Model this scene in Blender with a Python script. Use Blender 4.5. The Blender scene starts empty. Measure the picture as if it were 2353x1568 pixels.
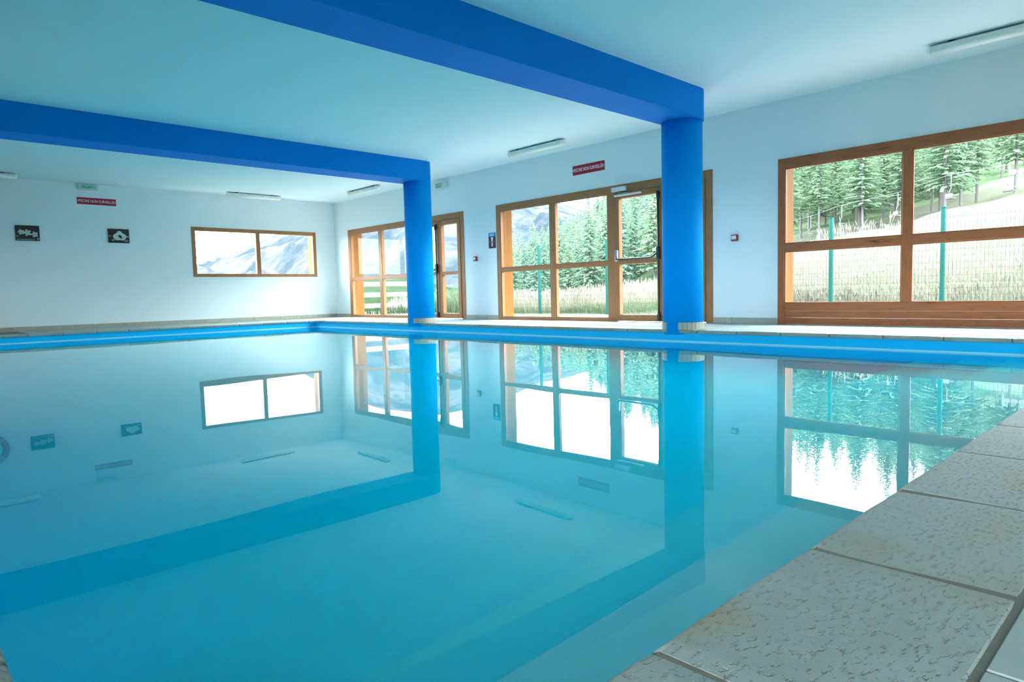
import bpy, bmesh, math, random
from mathutils import Vector, Matrix
from mathutils import noise as mnoise

scene = bpy.context.scene
col = scene.collection
PI = math.pi

# ------------------------------------------------------------------ camera
YAW, PITCH, ROLL, FPX = .7555, .0709, -.0245, 1537.6
f_ = Vector((math.sin(YAW)*math.cos(PITCH), math.cos(YAW)*math.cos(PITCH), -math.sin(PITCH)))
r_ = Vector((math.cos(YAW), -math.sin(YAW), 0))
u_ = r_.cross(f_)
r2 = r_*math.cos(ROLL) + u_*math.sin(ROLL)
u2 = u_*math.cos(ROLL) - r_*math.sin(ROLL)
cam = bpy.data.cameras.new('camera')
cam.sensor_width = 36
cam.lens = FPX/2353*36
cam.clip_start, cam.clip_end = .02, 6000
camo = bpy.data.objects.new('camera', cam)
m = Matrix((r2, u2, -f_)).transposed().to_4x4()
m.translation = (0, 0, .5)
camo.matrix_world = m
col.objects.link(camo)
scene.camera = camo

# ------------------------------------------------------------------ exposure / render look
vs = scene.view_settings
vs.view_transform = 'Standard'
vs.look = 'None'
vs.exposure = 0.0
vs.gamma = 1.0
vs.use_curve_mapping = False
cy = scene.cycles
cy.max_bounces = 9
cy.diffuse_bounces = 5
cy.glossy_bounces = 4
cy.transmission_bounces = 6
cy.transparent_max_bounces = 24
cy.use_denoising = True
cy.use_adaptive_sampling = True
cy.adaptive_threshold = .08
cy.sample_clamp_indirect = 12

# ------------------------------------------------------------------ world: bright, thinly clouded sky
SKY = 31.0
world = bpy.data.worlds.new('world')
scene.world = world
world.use_nodes = True
wn, wl = world.node_tree.nodes, world.node_tree.links
bg = wn['Background']
tc = wn.new('ShaderNodeTexCoord')
mp = wn.new('ShaderNodeMapping'); mp.inputs['Scale'].default_value = (1.2, 1.2, 4)
nz = wn.new('ShaderNodeTexNoise'); nz.inputs['Scale'].default_value = 2.2; nz.inputs['Detail'].default_value = 5
cr = wn.new('ShaderNodeValToRGB')
cr.color_ramp.elements[0].position = .36; cr.color_ramp.elements[0].color = (.79, .90, 1, 1)
cr.color_ramp.elements[1].position = .62; cr.color_ramp.elements[1].color = (.96, .985, 1, 1)
wl.new(tc.outputs['Generated'], mp.inputs['Vector']); wl.new(mp.outputs['Vector'], nz.inputs['Vector'])
wl.new(nz.outputs['Fac'], cr.inputs['Fac']); wl.new(cr.outputs['Color'], bg.inputs['Color'])
bg.inputs['Strength'].default_value = SKY

# ------------------------------------------------------------------ dimensions
XR, YF, HC = 8.77, 15.97, 2.94          # window wall, far wall, ceiling
XL, YN = -3.2, -5.5                     # walls behind the camera
WT = .30                                # wall thickness
PX0, PX1, PY0, PY1 = .10, 7.19, .535, 14.15   # pool opening (coping fronts)
ZW = -.15                               # water level

# daylight portals at the windows (they only guide sampling of the sky)
def portal(x, y, z, sx, sy, rot):
    l = bpy.data.lights.new('window_portal', 'AREA'); l.shape = 'RECTANGLE'; l.size = sx; l.size_y = sy
    l.cycles.is_portal = True
    o = bpy.data.objects.new('window_portal', l); o.location = (x, y, z); o.rotation_euler = rot; col.objects.link(o)
for (ya, yb) in ((10.66, 15.28), (5.05, 9.67), (-.53, 4.09)):
    portal(XR+WT+.05, (ya+yb)/2, 1.15, 2.3, yb-ya, (0, PI/2, 0))
FILL_LW = [(-4.9, -.3), (9.8, 11.9)]      # left-wall windows added for fill daylight, out of view
for (ya, yb) in FILL_LW:
    portal(XL-WT-.05, (ya+yb)/2, 1.3, 1.9, yb-ya, (0, -PI/2, 0))
portal(6.72, YF+WT+.05, 1.6, 3.1, 1.2, (-PI/2, 0, 0))

# ------------------------------------------------------------------ materials
def mat(name, color, rough=.6, spec=.4, metallic=0, noise=None, bump=None, coat=0):
    """noise=(scale, colour2, lo, hi[, stretch])   bump=(scale, strength, distance)"""
    M = bpy.data.materials.new(name); M.use_nodes = True
    n, l = M.node_tree.nodes, M.node_tree.links
    b = n['Principled BSDF']
    b.inputs['Base Color'].default_value = (*color, 1)
    b.inputs['Roughness'].default_value = rough
    b.inputs['Specular IOR Level'].default_value = spec
    b.inputs['Metallic'].default_value = metallic
    b.inputs['Coat Weight'].default_value = coat
    g = n.new('ShaderNodeNewGeometry')
    if noise:
        mpn = n.new('ShaderNodeMapping'); mpn.inputs['Scale'].default_value = noise[4] if len(noise) > 4 else (1, 1, 1)
        l.new(g.outputs['Position'], mpn.inputs['Vector'])
        t = n.new('ShaderNodeTexNoise'); t.inputs['Scale'].default_value = noise[0]; t.inputs['Detail'].default_value = 6
        l.new(mpn.outputs['Vector'], t.inputs['Vector'])
        c = n.new('ShaderNodeValToRGB')
        c.color_ramp.elements[0].position = noise[2]; c.color_ramp.elements[0].color = (*color, 1)
        c.color_ramp.elements[1].position = noise[3]; c.color_ramp.elements[1].color = (*noise[1], 1)
        l.new(t.outputs['Fac'], c.inputs['Fac']); l.new(c.outputs['Color'], b.inputs['Base Color'])
    if bump:
        t2 = n.new('ShaderNodeTexNoise'); t2.inputs['Scale'].default_value = bump[0]; t2.inputs['Detail'].default_value = 5
        l.new(g.outputs['Position'], t2.inputs['Vector'])
        bp = n.new('ShaderNodeBump'); bp.inputs['Strength'].default_value = bump[1]; bp.inputs['Distance'].default_value = bump[2]
        l.new(t2.outputs['Fac'], bp.inputs['Height']); l.new(bp.outputs['Normal'], b.inputs['Normal'])
    return M

M = {}
M['wall'] = mat('white_plaster', (.81, .875, .895), .75, .25, noise=(.9, (.79, .865, .89), .35, .7), bump=(60, .15, .004))
M['ceiling'] = mat('ceiling_paint', (.77, .875, .90), .8, .2, noise=(.7, (.75, .865, .895), .35, .7), bump=(45, .12, .004))
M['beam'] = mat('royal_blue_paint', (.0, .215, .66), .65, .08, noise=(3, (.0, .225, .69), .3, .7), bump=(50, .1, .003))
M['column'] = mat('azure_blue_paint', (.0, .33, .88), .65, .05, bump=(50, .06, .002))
M['liner'] = mat('blue_pool_liner', (.0, .47, .88), .5, .2, noise=(2.5, (.0, .49, .90), .3, .7))
M['liner_bottom'] = mat('pale_blue_pool_liner', (.80, .93, .98), .5, .3)
M['riser'] = mat('shaded_riser_liner', (.03, .50, .86), .5, .3)  # darker than the treads, painting in the shading of the steps
M['line'] = mat('pale_waterline_strip', (.35, .74, .90), .5, .3)  # paler blue band around the basin at water level
M['grout'] = mat('grey_brown_grout', (.19, .19, .165), .9, .2, bump=(80, .4, .002))
M['tile'] = mat('pale_floor_tile', (.40, .47, .455), .6, 0, noise=(6, (.36, .43, .415), .35, .7), bump=(30, .05, .003))
M['skirt'] = mat('sand_skirting_tile', (.42, .41, .34), .45, .4, noise=(12, (.36, .36, .30), .35, .7))
M['housing'] = mat('grey_lamp_housing', (.78, .80, .79), .5, .4)
M['diffuser'] = mat('milky_lamp_cover', (.92, .93, .86), .3, .4)
M['black'] = mat('black_metal', (.012, .02, .022), .35, .5)
M['bracket'] = mat('dark_bracket', (.02, .03, .035), .6, .3)
M['steel'] = mat('steel', (.35, .42, .46), .3, .5, .8)
M['white'] = mat('white_plastic', (.72, .76, .78), .4, .4)
M['red'] = mat('red_sign', (.42, .02, .035), .5, .3)
M['redbox'] = mat('red_plastic', (.33, .015, .03), .35, .5)
M['signtext'] = mat('white_letters', (.82, .84, .90), .6, .2)
M['green'] = mat('green_exit_panel', (.03, .42, .25), .4, .4)
M['exitbody'] = mat('ivory_exit_housing', (.62, .68, .64), .4, .4)
M['photo'] = mat('dark_photo_canvas', (.045, .03, .028), .5, .3, noise=(30, (.07, .045, .04), .35, .7))
M['petal'] = mat('white_petal_print', (.52, .62, .60), .6, .2)
M['petal2'] = mat('grey_stone_print', (.26, .34, .36), .6, .2)
M['yellow'] = mat('yellow_print', (.45, .45, .08), .6, .2)
M['canvasedge'] = mat('red_brown_canvas_edge', (.16, .03, .035), .6, .2)
M['posterblue'] = mat('poster_blue', (.02, .25, .55), .6, .2)
M['posterdark'] = mat('poster_dark', (.055, .04, .07), .6, .2)
M['fence'] = mat('green_coated_steel', (.011, .085, .072), .5, .1)
M['wire'] = mat('green_coated_wire', (0.0084, 0.0252, 0.021), .5, .3)
M['slat'] = mat('white_painted_board', (0.17, 0.17, 0.176), .7, .2)
M['slab'] = mat('concrete_terrace', (.22, .22, .225), .9, .1, noise=(3, (.19, .19, .20), .3, .7))
M['pine'] = mat('pale_pine', (.26, .115, .030), .6, .1, noise=(3, (.21, .085, .02), .35, .7, (6, 6, .6)))
M['straw'] = mat('dry_grass', (0.0651, 0.0632, 0.0508), .9, 0, noise=(1.2, (0.0465, 0.0608, 0.0384), .4, .65))
M['stalk'] = mat('dry_stalks', (0.148, 0.138, 0.11), .9, 0, noise=(2, (0.112, 0.112, 0.0816), .4, .65))
M['stalkb'] = mat('pale_dry_stalks', (0.222, 0.207, 0.165), .9, 0, noise=(2, (0.168, 0.168, 0.122), .4, .65))
M['bladegreen'] = mat('green_grass_blades', (0.084, 0.128, 0.068), .9, 0, noise=(2, (0.112, 0.144, 0.084), .4, .65))
M['moss'] = mat('green_undergrowth', (0.048, 0.08, 0.044), .9, 0, noise=(.3, (0.08, 0.096, 0.056), .4, .65))
M['verge'] = mat('green_verge', (.012, .022, .012), .9, 0, noise=(1.5, (.020, .028, .017), .4, .65))
M['vergeblade'] = mat('green_verge_blades', (.022, .040, .020), .9, 0, noise=(2, (.034, .048, .026), .4, .65))
M['chairmetal'] = mat('pale_grey_lift_steel', (.075, .08, .085), .6, .2)
M['bark'] = mat('larch_bark', (.085, .080, .080), .9, 0)
def leaf(name, a, b):
    Mt = mat(name, a, .9, 0, noise=(.35, b, .35, .65))
    n, l = Mt.node_tree.nodes, Mt.node_tree.links
    pb_ = n['Principled BSDF']; out = n['Material Output']; src = pb_.inputs['Base Color'].links[0].from_socket
    tr = n.new('ShaderNodeBsdfTranslucent'); l.new(src, tr.inputs['Color'])
    mx = n.new('ShaderNodeMixShader'); mx.inputs[0].default_value = .5
    l.new(pb_.outputs[0], mx.inputs[1]); l.new(tr.outputs[0], mx.inputs[2]); l.new(mx.outputs[0], out.inputs['Surface'])
    return Mt
for k, (a, b) in enumerate((((.100, .178, .122), (.150, .228, .150)), ((.084, .160, .120), (.130, .208, .150)), ((.130, .204, .126), (.180, .252, .158)), ((.115, .190, .120), (.165, .235, .150)))):
    M['leaf%d' % k] = leaf('conifer_needles_%d' % k, a, b)

def wood(name, c1, c2, stretch, stain=False):
    Mt = bpy.data.materials.new(name); Mt.use_nodes = True
    n, l = Mt.node_tree.nodes, Mt.node_tree.links
    b = n['Principled BSDF']; b.inputs['Roughness'].default_value = .5; b.inputs['Specular IOR Level'].default_value = .35
    g = n.new('ShaderNodeNewGeometry'); mpn = n.new('ShaderNodeMapping'); mpn.inputs['Scale'].default_value = stretch
    l.new(g.outputs['Position'], mpn.inputs['Vector'])
    t = n.new('ShaderNodeTexNoise'); t.inputs['Scale'].default_value = 9; t.inputs['Detail'].default_value = 8; t.inputs['Roughness'].default_value = .65
    l.new(mpn.outputs['Vector'], t.inputs['Vector'])
    c = n.new('ShaderNodeValToRGB')
    c.color_ramp.elements[0].position = .3; c.color_ramp.elements[0].color = (*c1, 1)
    c.color_ramp.elements[1].position = .7; c.color_ramp.elements[1].color = (*c2, 1)
    l.new(t.outputs['Fac'], c.inputs['Fac'])
    out = c.outputs['Color']
    if stain:      # mould stains: long dark patches
        mp2 = n.new('ShaderNodeMapping'); mp2.inputs['Scale'].default_value = stain
        l.new(g.outputs['Position'], mp2.inputs['Vector'])
        t2 = n.new('ShaderNodeTexNoise'); t2.inputs['Scale'].default_value = 3.2; t2.inputs['Detail'].default_value = 7; t2.inputs['Roughness'].default_value = .7
        l.new(mp2.outputs['Vector'], t2.inputs['Vector'])
        c2n = n.new('ShaderNodeValToRGB')
        c2n.color_ramp.elements[0].position = .60; c2n.color_ramp.elements[0].color = (0, 0, 0, 1)
        c2n.color_ramp.elements[1].position = .70; c2n.color_ramp.elements[1].color = (.85, .85, .85, 1)
        l.new(t2.outputs['Fac'], c2n.inputs['Fac'])
        mx = n.new('ShaderNodeMix'); mx.data_type = 'RGBA'
        l.new(c2n.outputs['Color'], mx.inputs['Factor'])
        l.new(out, mx.inputs['A']); mx.inputs['B'].default_value = (.022, .016, .010, 1)
        out = mx.outputs['Result']
    l.new(out, b.inputs['Base Color'])
    bp = n.new('ShaderNodeBump'); bp.inputs['Strength'].default_value = .15; bp.inputs['Distance'].default_value = .002
    l.new(t.outputs['Fac'], bp.inputs['Height']); l.new(bp.outputs['Normal'], b.inputs['Normal'])
    return Mt
BR1, BR2 = (.30, .125, .050), (.42, .185, .078)
M['wood_v'] = wood('brown_wood_upright', BR1, BR2, (6, 6, .5))
M['wood_h'] = wood('brown_wood_level', BR1, BR2, (6, .5, 6))
M['wood_hx'] = wood('brown_wood_level_far', BR1, BR2, (.5, 6, 6))
RB1, RB2 = (.32, .10, .037), (.45, .15, .058)
M['cwood_v'] = wood('red_brown_wood_upright', RB1, RB2, (6, 6, .5), (5, 5, .9))
M['cwood_h'] = wood('red_brown_wood_level', RB1, RB2, (6, .5, 6), (5, .8, 6))

def stone():
    Mt = bpy.data.materials.new('pitted_coping_stone'); Mt.use_nodes = True
    n, l = Mt.node_tree.nodes, Mt.node_tree.links
    b = n['Principled BSDF']; b.inputs['Roughness'].default_value = .6; b.inputs['Specular IOR Level'].default_value = .35
    g = n.new('ShaderNodeNewGeometry')
    t = n.new('ShaderNodeTexNoise'); t.inputs['Scale'].default_value = 2.6; t.inputs['Detail'].default_value = 6
    l.new(g.outputs['Position'], t.inputs['Vector'])
    c = n.new('ShaderNodeValToRGB')
    e = c.color_ramp.elements
    e[0].position = .30; e[0].color = (.335, .40, .385, 1)
    e[1].position = .53; e[1].color = (.30, .36, .34, 1)
    x = e.new(.66); x.color = (.31, .305, .22, 1)
    l.new(t.outputs['Fac'], c.inputs['Fac'])
    # pits: stretched cells, masked so that they come in clusters
    mp2 = n.new('ShaderNodeMapping'); mp2.inputs['Scale'].default_value = (1, 2.1, 1); mp2.inputs['Rotation'].default_value = (0, 0, .15)
    l.new(g.outputs['Position'], mp2.inputs['Vector'])
    v = n.new('ShaderNodeTexNoise'); v.inputs['Scale'].default_value = 50; v.inputs['Detail'].default_value = 3; v.inputs['Roughness'].default_value = .62
    l.new(mp2.outputs['Vector'], v.inputs['Vector'])
    mr = n.new('ShaderNodeMapRange'); mr.inputs['From Min'].default_value = .28; mr.inputs['From Max'].default_value = .44
    l.new(v.outputs['Fac'], mr.inputs['Value'])
    und = n.new('ShaderNodeTexNoise'); und.inputs['Scale'].default_value = 26; und.inputs['Detail'].default_value = 4
    l.new(g.outputs['Position'], und.inputs['Vector'])
    ma = n.new('ShaderNodeMath'); ma.operation = 'MULTIPLY_ADD'; ma.inputs[1].default_value = .55
    l.new(und.outputs['Fac'], ma.inputs[0]); l.new(mr.outputs['Result'], ma.inputs[2])
    bp = n.new('ShaderNodeBump'); bp.inputs['Strength'].default_value = .9; bp.inputs['Distance'].default_value = .0045
    l.new(ma.outputs[0], bp.inputs['Height']); l.new(bp.outputs['Normal'], b.inputs['Normal'])
    mx = n.new('ShaderNodeMix'); mx.data_type = 'RGBA'
    sub = n.new('ShaderNodeMapRange'); sub.inputs['From Min'].default_value = 0; sub.inputs['From Max'].default_value = 1
    sub.inputs['To Min'].default_value = .10; sub.inputs['To Max'].default_value = 0
    l.new(mr.outputs['Result'], sub.inputs['Value']); l.new(sub.outputs['Result'], mx.inputs['Factor'])
    l.new(c.outputs['Color'], mx.inputs['A']); mx.inputs['B'].default_value = (.20, .21, .18, 1)
    l.new(mx.outputs['Result'], b.inputs['Base Color'])
    return Mt
M['stone'] = stone()

def glass_mat():
    Mt = bpy.data.materials.new('window_glass'); Mt.use_nodes = True
    n, l = Mt.node_tree.nodes, Mt.node_tree.links
    n.remove(n['Principled BSDF']); out = n['Material Output']
    t = n.new('ShaderNodeBsdfTransparent'); t.inputs['Color'].default_value = (.96, .985, .975, 1)
    gl = n.new('ShaderNodeBsdfGlossy'); gl.inputs['Roughness'].default_value = .0
    fr = n.new('ShaderNodeFresnel'); fr.inputs['IOR'].default_value = 1.45
    mx = n.new('ShaderNodeMixShader')
    geo = n.new('ShaderNodeNewGeometry'); inv = n.new('ShaderNodeMath'); inv.operation = 'SUBTRACT'; inv.inputs[0].default_value = 1
    l.new(geo.outputs['Backfacing'], inv.inputs[1])
    mu = n.new('ShaderNodeMath'); mu.operation = 'MULTIPLY'; dim = n.new('ShaderNodeMath'); dim.operation = 'MULTIPLY'; dim.inputs[1].default_value = .28   # added factor that dims the pane reflections
    l.new(fr.outputs[0], dim.inputs[0]); l.new(dim.outputs[0], mu.inputs[0]); l.new(inv.outputs[0], mu.inputs[1])
    l.new(mu.outputs[0], mx.inputs[0]); l.new(t.outputs[0], mx.inputs[1]); l.new(gl.outputs[0], mx.inputs[2])
    l.new(mx.outputs[0], out.inputs['Surface'])
    return Mt
M['glass'] = glass_mat()

def water_mat():
    Mt = bpy.data.materials.new('pool_water'); Mt.use_nodes = True
    n, l = Mt.node_tree.nodes, Mt.node_tree.links
    n.remove(n['Principled BSDF']); out = n['Material Output']
    g = n.new('ShaderNodeBsdfGlass'); g.inputs['IOR'].default_value = 1.333; g.inputs['Roughness'].default_value = 0
    geo = n.new('ShaderNodeNewGeometry')
    t = n.new('ShaderNodeTexNoise'); t.inputs['Scale'].default_value = .9; t.inputs['Detail'].default_value = 1; t.inputs['Roughness'].default_value = .4
    l.new(geo.outputs['Position'], t.inputs['Vector'])
    bp = n.new('ShaderNodeBump'); bp.inputs['Strength'].default_value = .6; bp.inputs['Distance'].default_value = .005
    l.new(t.outputs['Fac'], bp.inputs['Height']); l.new(bp.outputs['Normal'], g.inputs['Normal'])
    l.new(g.outputs[0], out.inputs['Surface'])
    va = n.new('ShaderNodeVolumeAbsorption'); va.inputs['Color'].default_value = (0, .98, .9935, 1); va.inputs['Density'].default_value = 2.2
    l.new(va.outputs[0], out.inputs['Volume'])
    return Mt
M['water'] = water_mat()

# ------------------------------------------------------------------ mesh helpers
def tag(o, label=None, cat=None, group=None, kind=None):
    if label: o['label'] = label
    if cat: o['category'] = cat
    if group: o['group'] = group
    if kind: o['kind'] = kind
    return o
WLOC = {}
def empty(name, loc, rz=0):
    o = bpy.data.objects.new(name, None); o.location = loc; o.rotation_euler = (0, 0, rz); o.empty_display_size = .1
    col.objects.link(o); WLOC[o.name] = Vector(loc)
    return o

class MB:
    def __init__(s): s.v = []; s.f = []; s.sm = []
    def add(s, vs_, fs_, smooth=False):
        k = len(s.v); s.v += [tuple(p) for p in vs_]; s.f += [tuple(i+k for i in q) for q in fs_]; s.sm += [smooth]*len(fs_)
        return s
    def box(s, x0, y0, z0, x1, y1, z1):
        x0, x1 = sorted((x0, x1)); y0, y1 = sorted((y0, y1)); z0, z1 = sorted((z0, z1))
        return s.add([(x0,y0,z0),(x1,y0,z0),(x1,y1,z0),(x0,y1,z0),(x0,y0,z1),(x1,y0,z1),(x1,y1,z1),(x0,y1,z1)],
                     [(0,3,2,1),(4,5,6,7),(0,1,5,4),(1,2,6,5),(2,3,7,6),(3,0,4,7)])
    def cbox(s, x0, y0, z0, x1, y1, z1, b=.004):
        x0, x1 = sorted((x0, x1)); y0, y1 = sorted((y0, y1)); z0, z1 = sorted((z0, z1))
        bm = bmesh.new(); bmesh.ops.create_cube(bm, size=1)
        for q in bm.verts: q.co = Vector(((x0+x1)/2+q.co.x*(x1-x0), (y0+y1)/2+q.co.y*(y1-y0), (z0+z1)/2+q.co.z*(z1-z0)))
        bmesh.ops.bevel(bm, geom=list(bm.edges), offset=b, segments=1, affect='EDGES')
        bm.verts.index_update()
        s.add([q.co[:] for q in bm.verts], [[q.index for q in fc.verts] for fc in bm.faces]); bm.free()
        return s
    def prism(s, pts, a, b, axis='z', smooth=False):
        """pts: 2-D outline (ccw), extruded from a to b along axis"""
        n = len(pts)
        def P(p, t): return {'z': (p[0], p[1], t), 'y': (p[0], t, p[1]), 'x': (t, p[0], p[1])}[axis]
        vs_ = [P(p, a) for p in pts] + [P(p, b) for p in pts]
        k = len(s.v); s.v += vs_
        s.f.append(tuple(k+i for i in reversed(range(n)))); s.f.append(tuple(k+n+i for i in range(n))); s.sm += [False, False]
        for i in range(n):
            j = (i+1) % n; s.f.append((k+i, k+j, k+n+j, k+n+i)); s.sm.append(smooth)
        return s
    def tube(s, pts, r, n=8, smooth=True, caps=True):
        pts = [Vector(p) for p in pts]; rings = []
        rr = r if isinstance(r, (list, tuple)) else [r]*len(pts)
        k = len(s.v)
        for i, p in enumerate(pts):
            d = (pts[min(i+1, len(pts)-1)] - pts[max(i-1, 0)]).normalized()
            a = d.cross(Vector((0, 0, 1)) if abs(d.z) < .9 else Vector((1, 0, 0))).normalized(); b = d.cross(a)
            for j in range(n):
                t = 2*PI*j/n; s.v.append(tuple(p + (a*math.cos(t) + b*math.sin(t))*rr[i]))
        for i in range(len(pts)-1):
            for j in range(n):
                q = (j+1) % n
                s.f.append((k+i*n+j, k+i*n+q, k+(i+1)*n+q, k+(i+1)*n+j)); s.sm.append(smooth)
        if caps:
            s.f.append(tuple(k+j for j in reversed(range(n)))); s.f.append(tuple(k+(len(pts)-1)*n+j for j in range(n))); s.sm += [False, False]
        return s
    def mesh(s, name):
        me = bpy.data.meshes.new(name); me.from_pydata(s.v, [], s.f); me.update()
        me.polygons.foreach_set('use_smooth', s.sm)
        bm = bmesh.new(); bm.from_mesh(me); bmesh.ops.recalc_face_normals(bm, faces=bm.faces); bm.to_mesh(me); bm.free()
        return me
    def build(s, name, mt, parent=None, kind=None, local=False):
        if parent is not None:
            if not local:
                w = WLOC.get(parent.name, Vector((0, 0, 0)))
                s.v = [(p[0]-w.x, p[1]-w.y, p[2]-w.z) for p in s.v]
            loc = Vector((0, 0, 0)); w0 = WLOC.get(parent.name, Vector((0, 0, 0)))
        else:
            if local: loc = Vector((0, 0, 0))
            else:
                xs = [p[0] for p in s.v]; ys = [p[1] for p in s.v]; zs = [p[2] for p in s.v]
                loc = Vector(((min(xs)+max(xs))/2, (min(ys)+max(ys))/2, min(zs)))
                s.v = [(p[0]-loc.x, p[1]-loc.y, p[2]-loc.z) for p in s.v]
            w0 = loc
        o = bpy.data.objects.new(name, s.mesh(name)); o.location = loc
        o.data.materials.append(mt if not isinstance(mt, str) else M[mt])
        if parent is not None: o.parent = parent
        col.objects.link(o); WLOC[o.name] = Vector(w0)
        if kind: o['kind'] = kind
        return o

def inst(name, me, parent, loc, rz=0, scale=None):
    """one more object on shared mesh data; loc in world axes"""
    o = bpy.data.objects.new(name, me); o.parent = parent
    w = WLOC.get(parent.name, Vector((0, 0, 0))) if parent else Vector((0, 0, 0))
    o.location = Vector(loc) - w; o.rotation_euler = (0, 0, rz)
    if scale: o.scale = scale
    col.objects.link(o); WLOC[o.name] = Vector(loc)
    return o

def copy_tree(o, parent=None):
    c = o.copy(); col.objects.link(c); c.parent = parent
    for ch in list(o.children): copy_tree(ch, c)
    return c

def text(body, name, parent, mt, width, center, facing, height_scale=1.0, depth=.0015):
    """flat lettering of a given width; facing 'Y' = on the far wall, 'X' = on the window wall"""
    cu = bpy.data.curves.new(name, 'FONT'); cu.body = body; cu.align_x = 'CENTER'; cu.align_y = 'CENTER'; cu.extrude = depth; cu.size = 1
    o = bpy.data.objects.new(name, cu); o.parent = parent; col.objects.link(o)
    cu.materials.append(M[mt])
    bpy.context.view_layer.update()
    me = bpy.data.meshes.new_from_object(o.evaluated_get(bpy.context.evaluated_depsgraph_get()))
    k = width/max(o.dimensions.x, 1e-6)
    bpy.data.objects.remove(o); bpy.data.curves.remove(cu)
    me.name = name; o = bpy.data.objects.new(name, me); o.parent = parent; col.objects.link(o)
    if not me.materials: me.materials.append(M[mt])
    o.scale = (k, k*height_scale, 1)
    w = WLOC[parent.name]
    o.location = Vector(center) - w
    o.rotation_euler = (PI/2, 0, 0) if facing == 'Y' else (PI/2, 0, -PI/2)
    return o

# ------------------------------------------------------------------ room shell
# openings
DA = (10.66, 15.28, 0, 2.20); DB = (5.05, 9.67, 0, 2.20); WC = (-.53, 4.09, 0, 2.18)
FW = (5.21, 8.23, 1.05, 2.175)

w = MB()
segs = [(YN-WT, WC[0]), (WC[1], DB[0]), (DB[1], DA[0]), (DA[1], YF)]
for a, b in segs: w.box(XR, a, -.4, XR+WT, b, HC)
for o_ in (DA, DB, WC): w.box(XR, o_[0], o_[3], XR+WT, o_[1], HC); w.box(XR, o_[0], -.4, XR+WT, o_[1], 0)
w.build('wall_right', 'wall', kind='structure')
w = MB()
w.box(XL-WT, YF, -.4, FW[0], YF+WT, HC); w.box(FW[1], YF, -.4, XR+WT, YF+WT, HC)
w.box(FW[0], YF, -.4, FW[1], YF+WT, FW[2]); w.box(FW[0], YF, FW[3], FW[1], YF+WT, HC)
w.build('wall_far', 'wall', kind='structure')
w = MB(); yy = [YN-WT] + [q for p in FILL_LW for q in p] + [YF]
for i in range(0, len(yy), 2): w.box(XL-WT, yy[i], -.4, XL, yy[i+1], HC)
for a, b in FILL_LW: w.box(XL-WT, a, -.4, XL, b, .45); w.box(XL-WT, a, 2.2, XL, b, HC)
w.build('wall_left', 'wall', kind='structure')
MB().box(XL, YN-WT, -.4, XR, YN, HC).build('wall_near', 'wall', kind='structure')
MB().box(XL-WT, YN-WT, HC, XR+WT, YF+WT, HC+.3).build('ceiling', 'ceiling', kind='structure')

ev = MB().box(XR+WT, YN-1.2, HC+.06, XR+WT+1.2, YF+WT+1.0, HC+.26).box(XL-WT-1.0, YF+WT, HC+.06, XR+WT, YF+WT+1.0, HC+.26)  # unseen eave, added to cut the high sky light
ev.build('added_eave_1', 'pine', kind='structure')

# floor slab (grout level) around the pool, with each tile in view a part of it
fl = MB()
gz_ = -.003; fo_ = .014
fl.box(XL, YN, -.041, XR, PY0-fo_, gz_); fl.box(XL, PY1+fo_, -.041, XR, YF, gz_)
fl.box(XL, PY0-fo_, -.041, PX0-fo_, PY1+fo_, gz_); fl.box(PX1+fo_, PY0-fo_, -.041, XR, PY1+fo_, gz_)
floor = fl.build('floor', 'grout', kind='structure')
TP, TG = .335, .006
tile_me = MB().cbox(0, 0, -.010, TP-TG, TP-TG, 0, .0018).mesh('floor_tile'); tile_me.materials.append(M['tile'])
def tiles(x0, x1, y0, y1, ox, oy):
    ix = ox
    while ix < x1-.04:
        iy = oy
        while iy < y1-.04:
            if ix > x0-TP and iy > y0-TP:
                sx = (min(ix+TP-TG, x1)-max(ix, x0))/(TP-TG); sy = (min(iy+TP-TG, y1)-max(iy, y0))/(TP-TG)
                if sx > .05 and sy > .05:
                    inst('floor_tile', tile_me, floor, (max(ix, x0), max(iy, y0), 0), 0, (sx, sy, 1))
            iy += TP
        ix += TP
tiles(PX1+.338, XR, .2, YF, PX1+.338, .2)                 # deck along the windows
tiles(1.9, PX1+.33, PY1+.338, YF, 1.9, PY1+.338)          # deck along the far wall
tiles(.675, 2.6, -.60, .199, .675, .199-TP*3)             # deck this side of the pool

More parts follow.
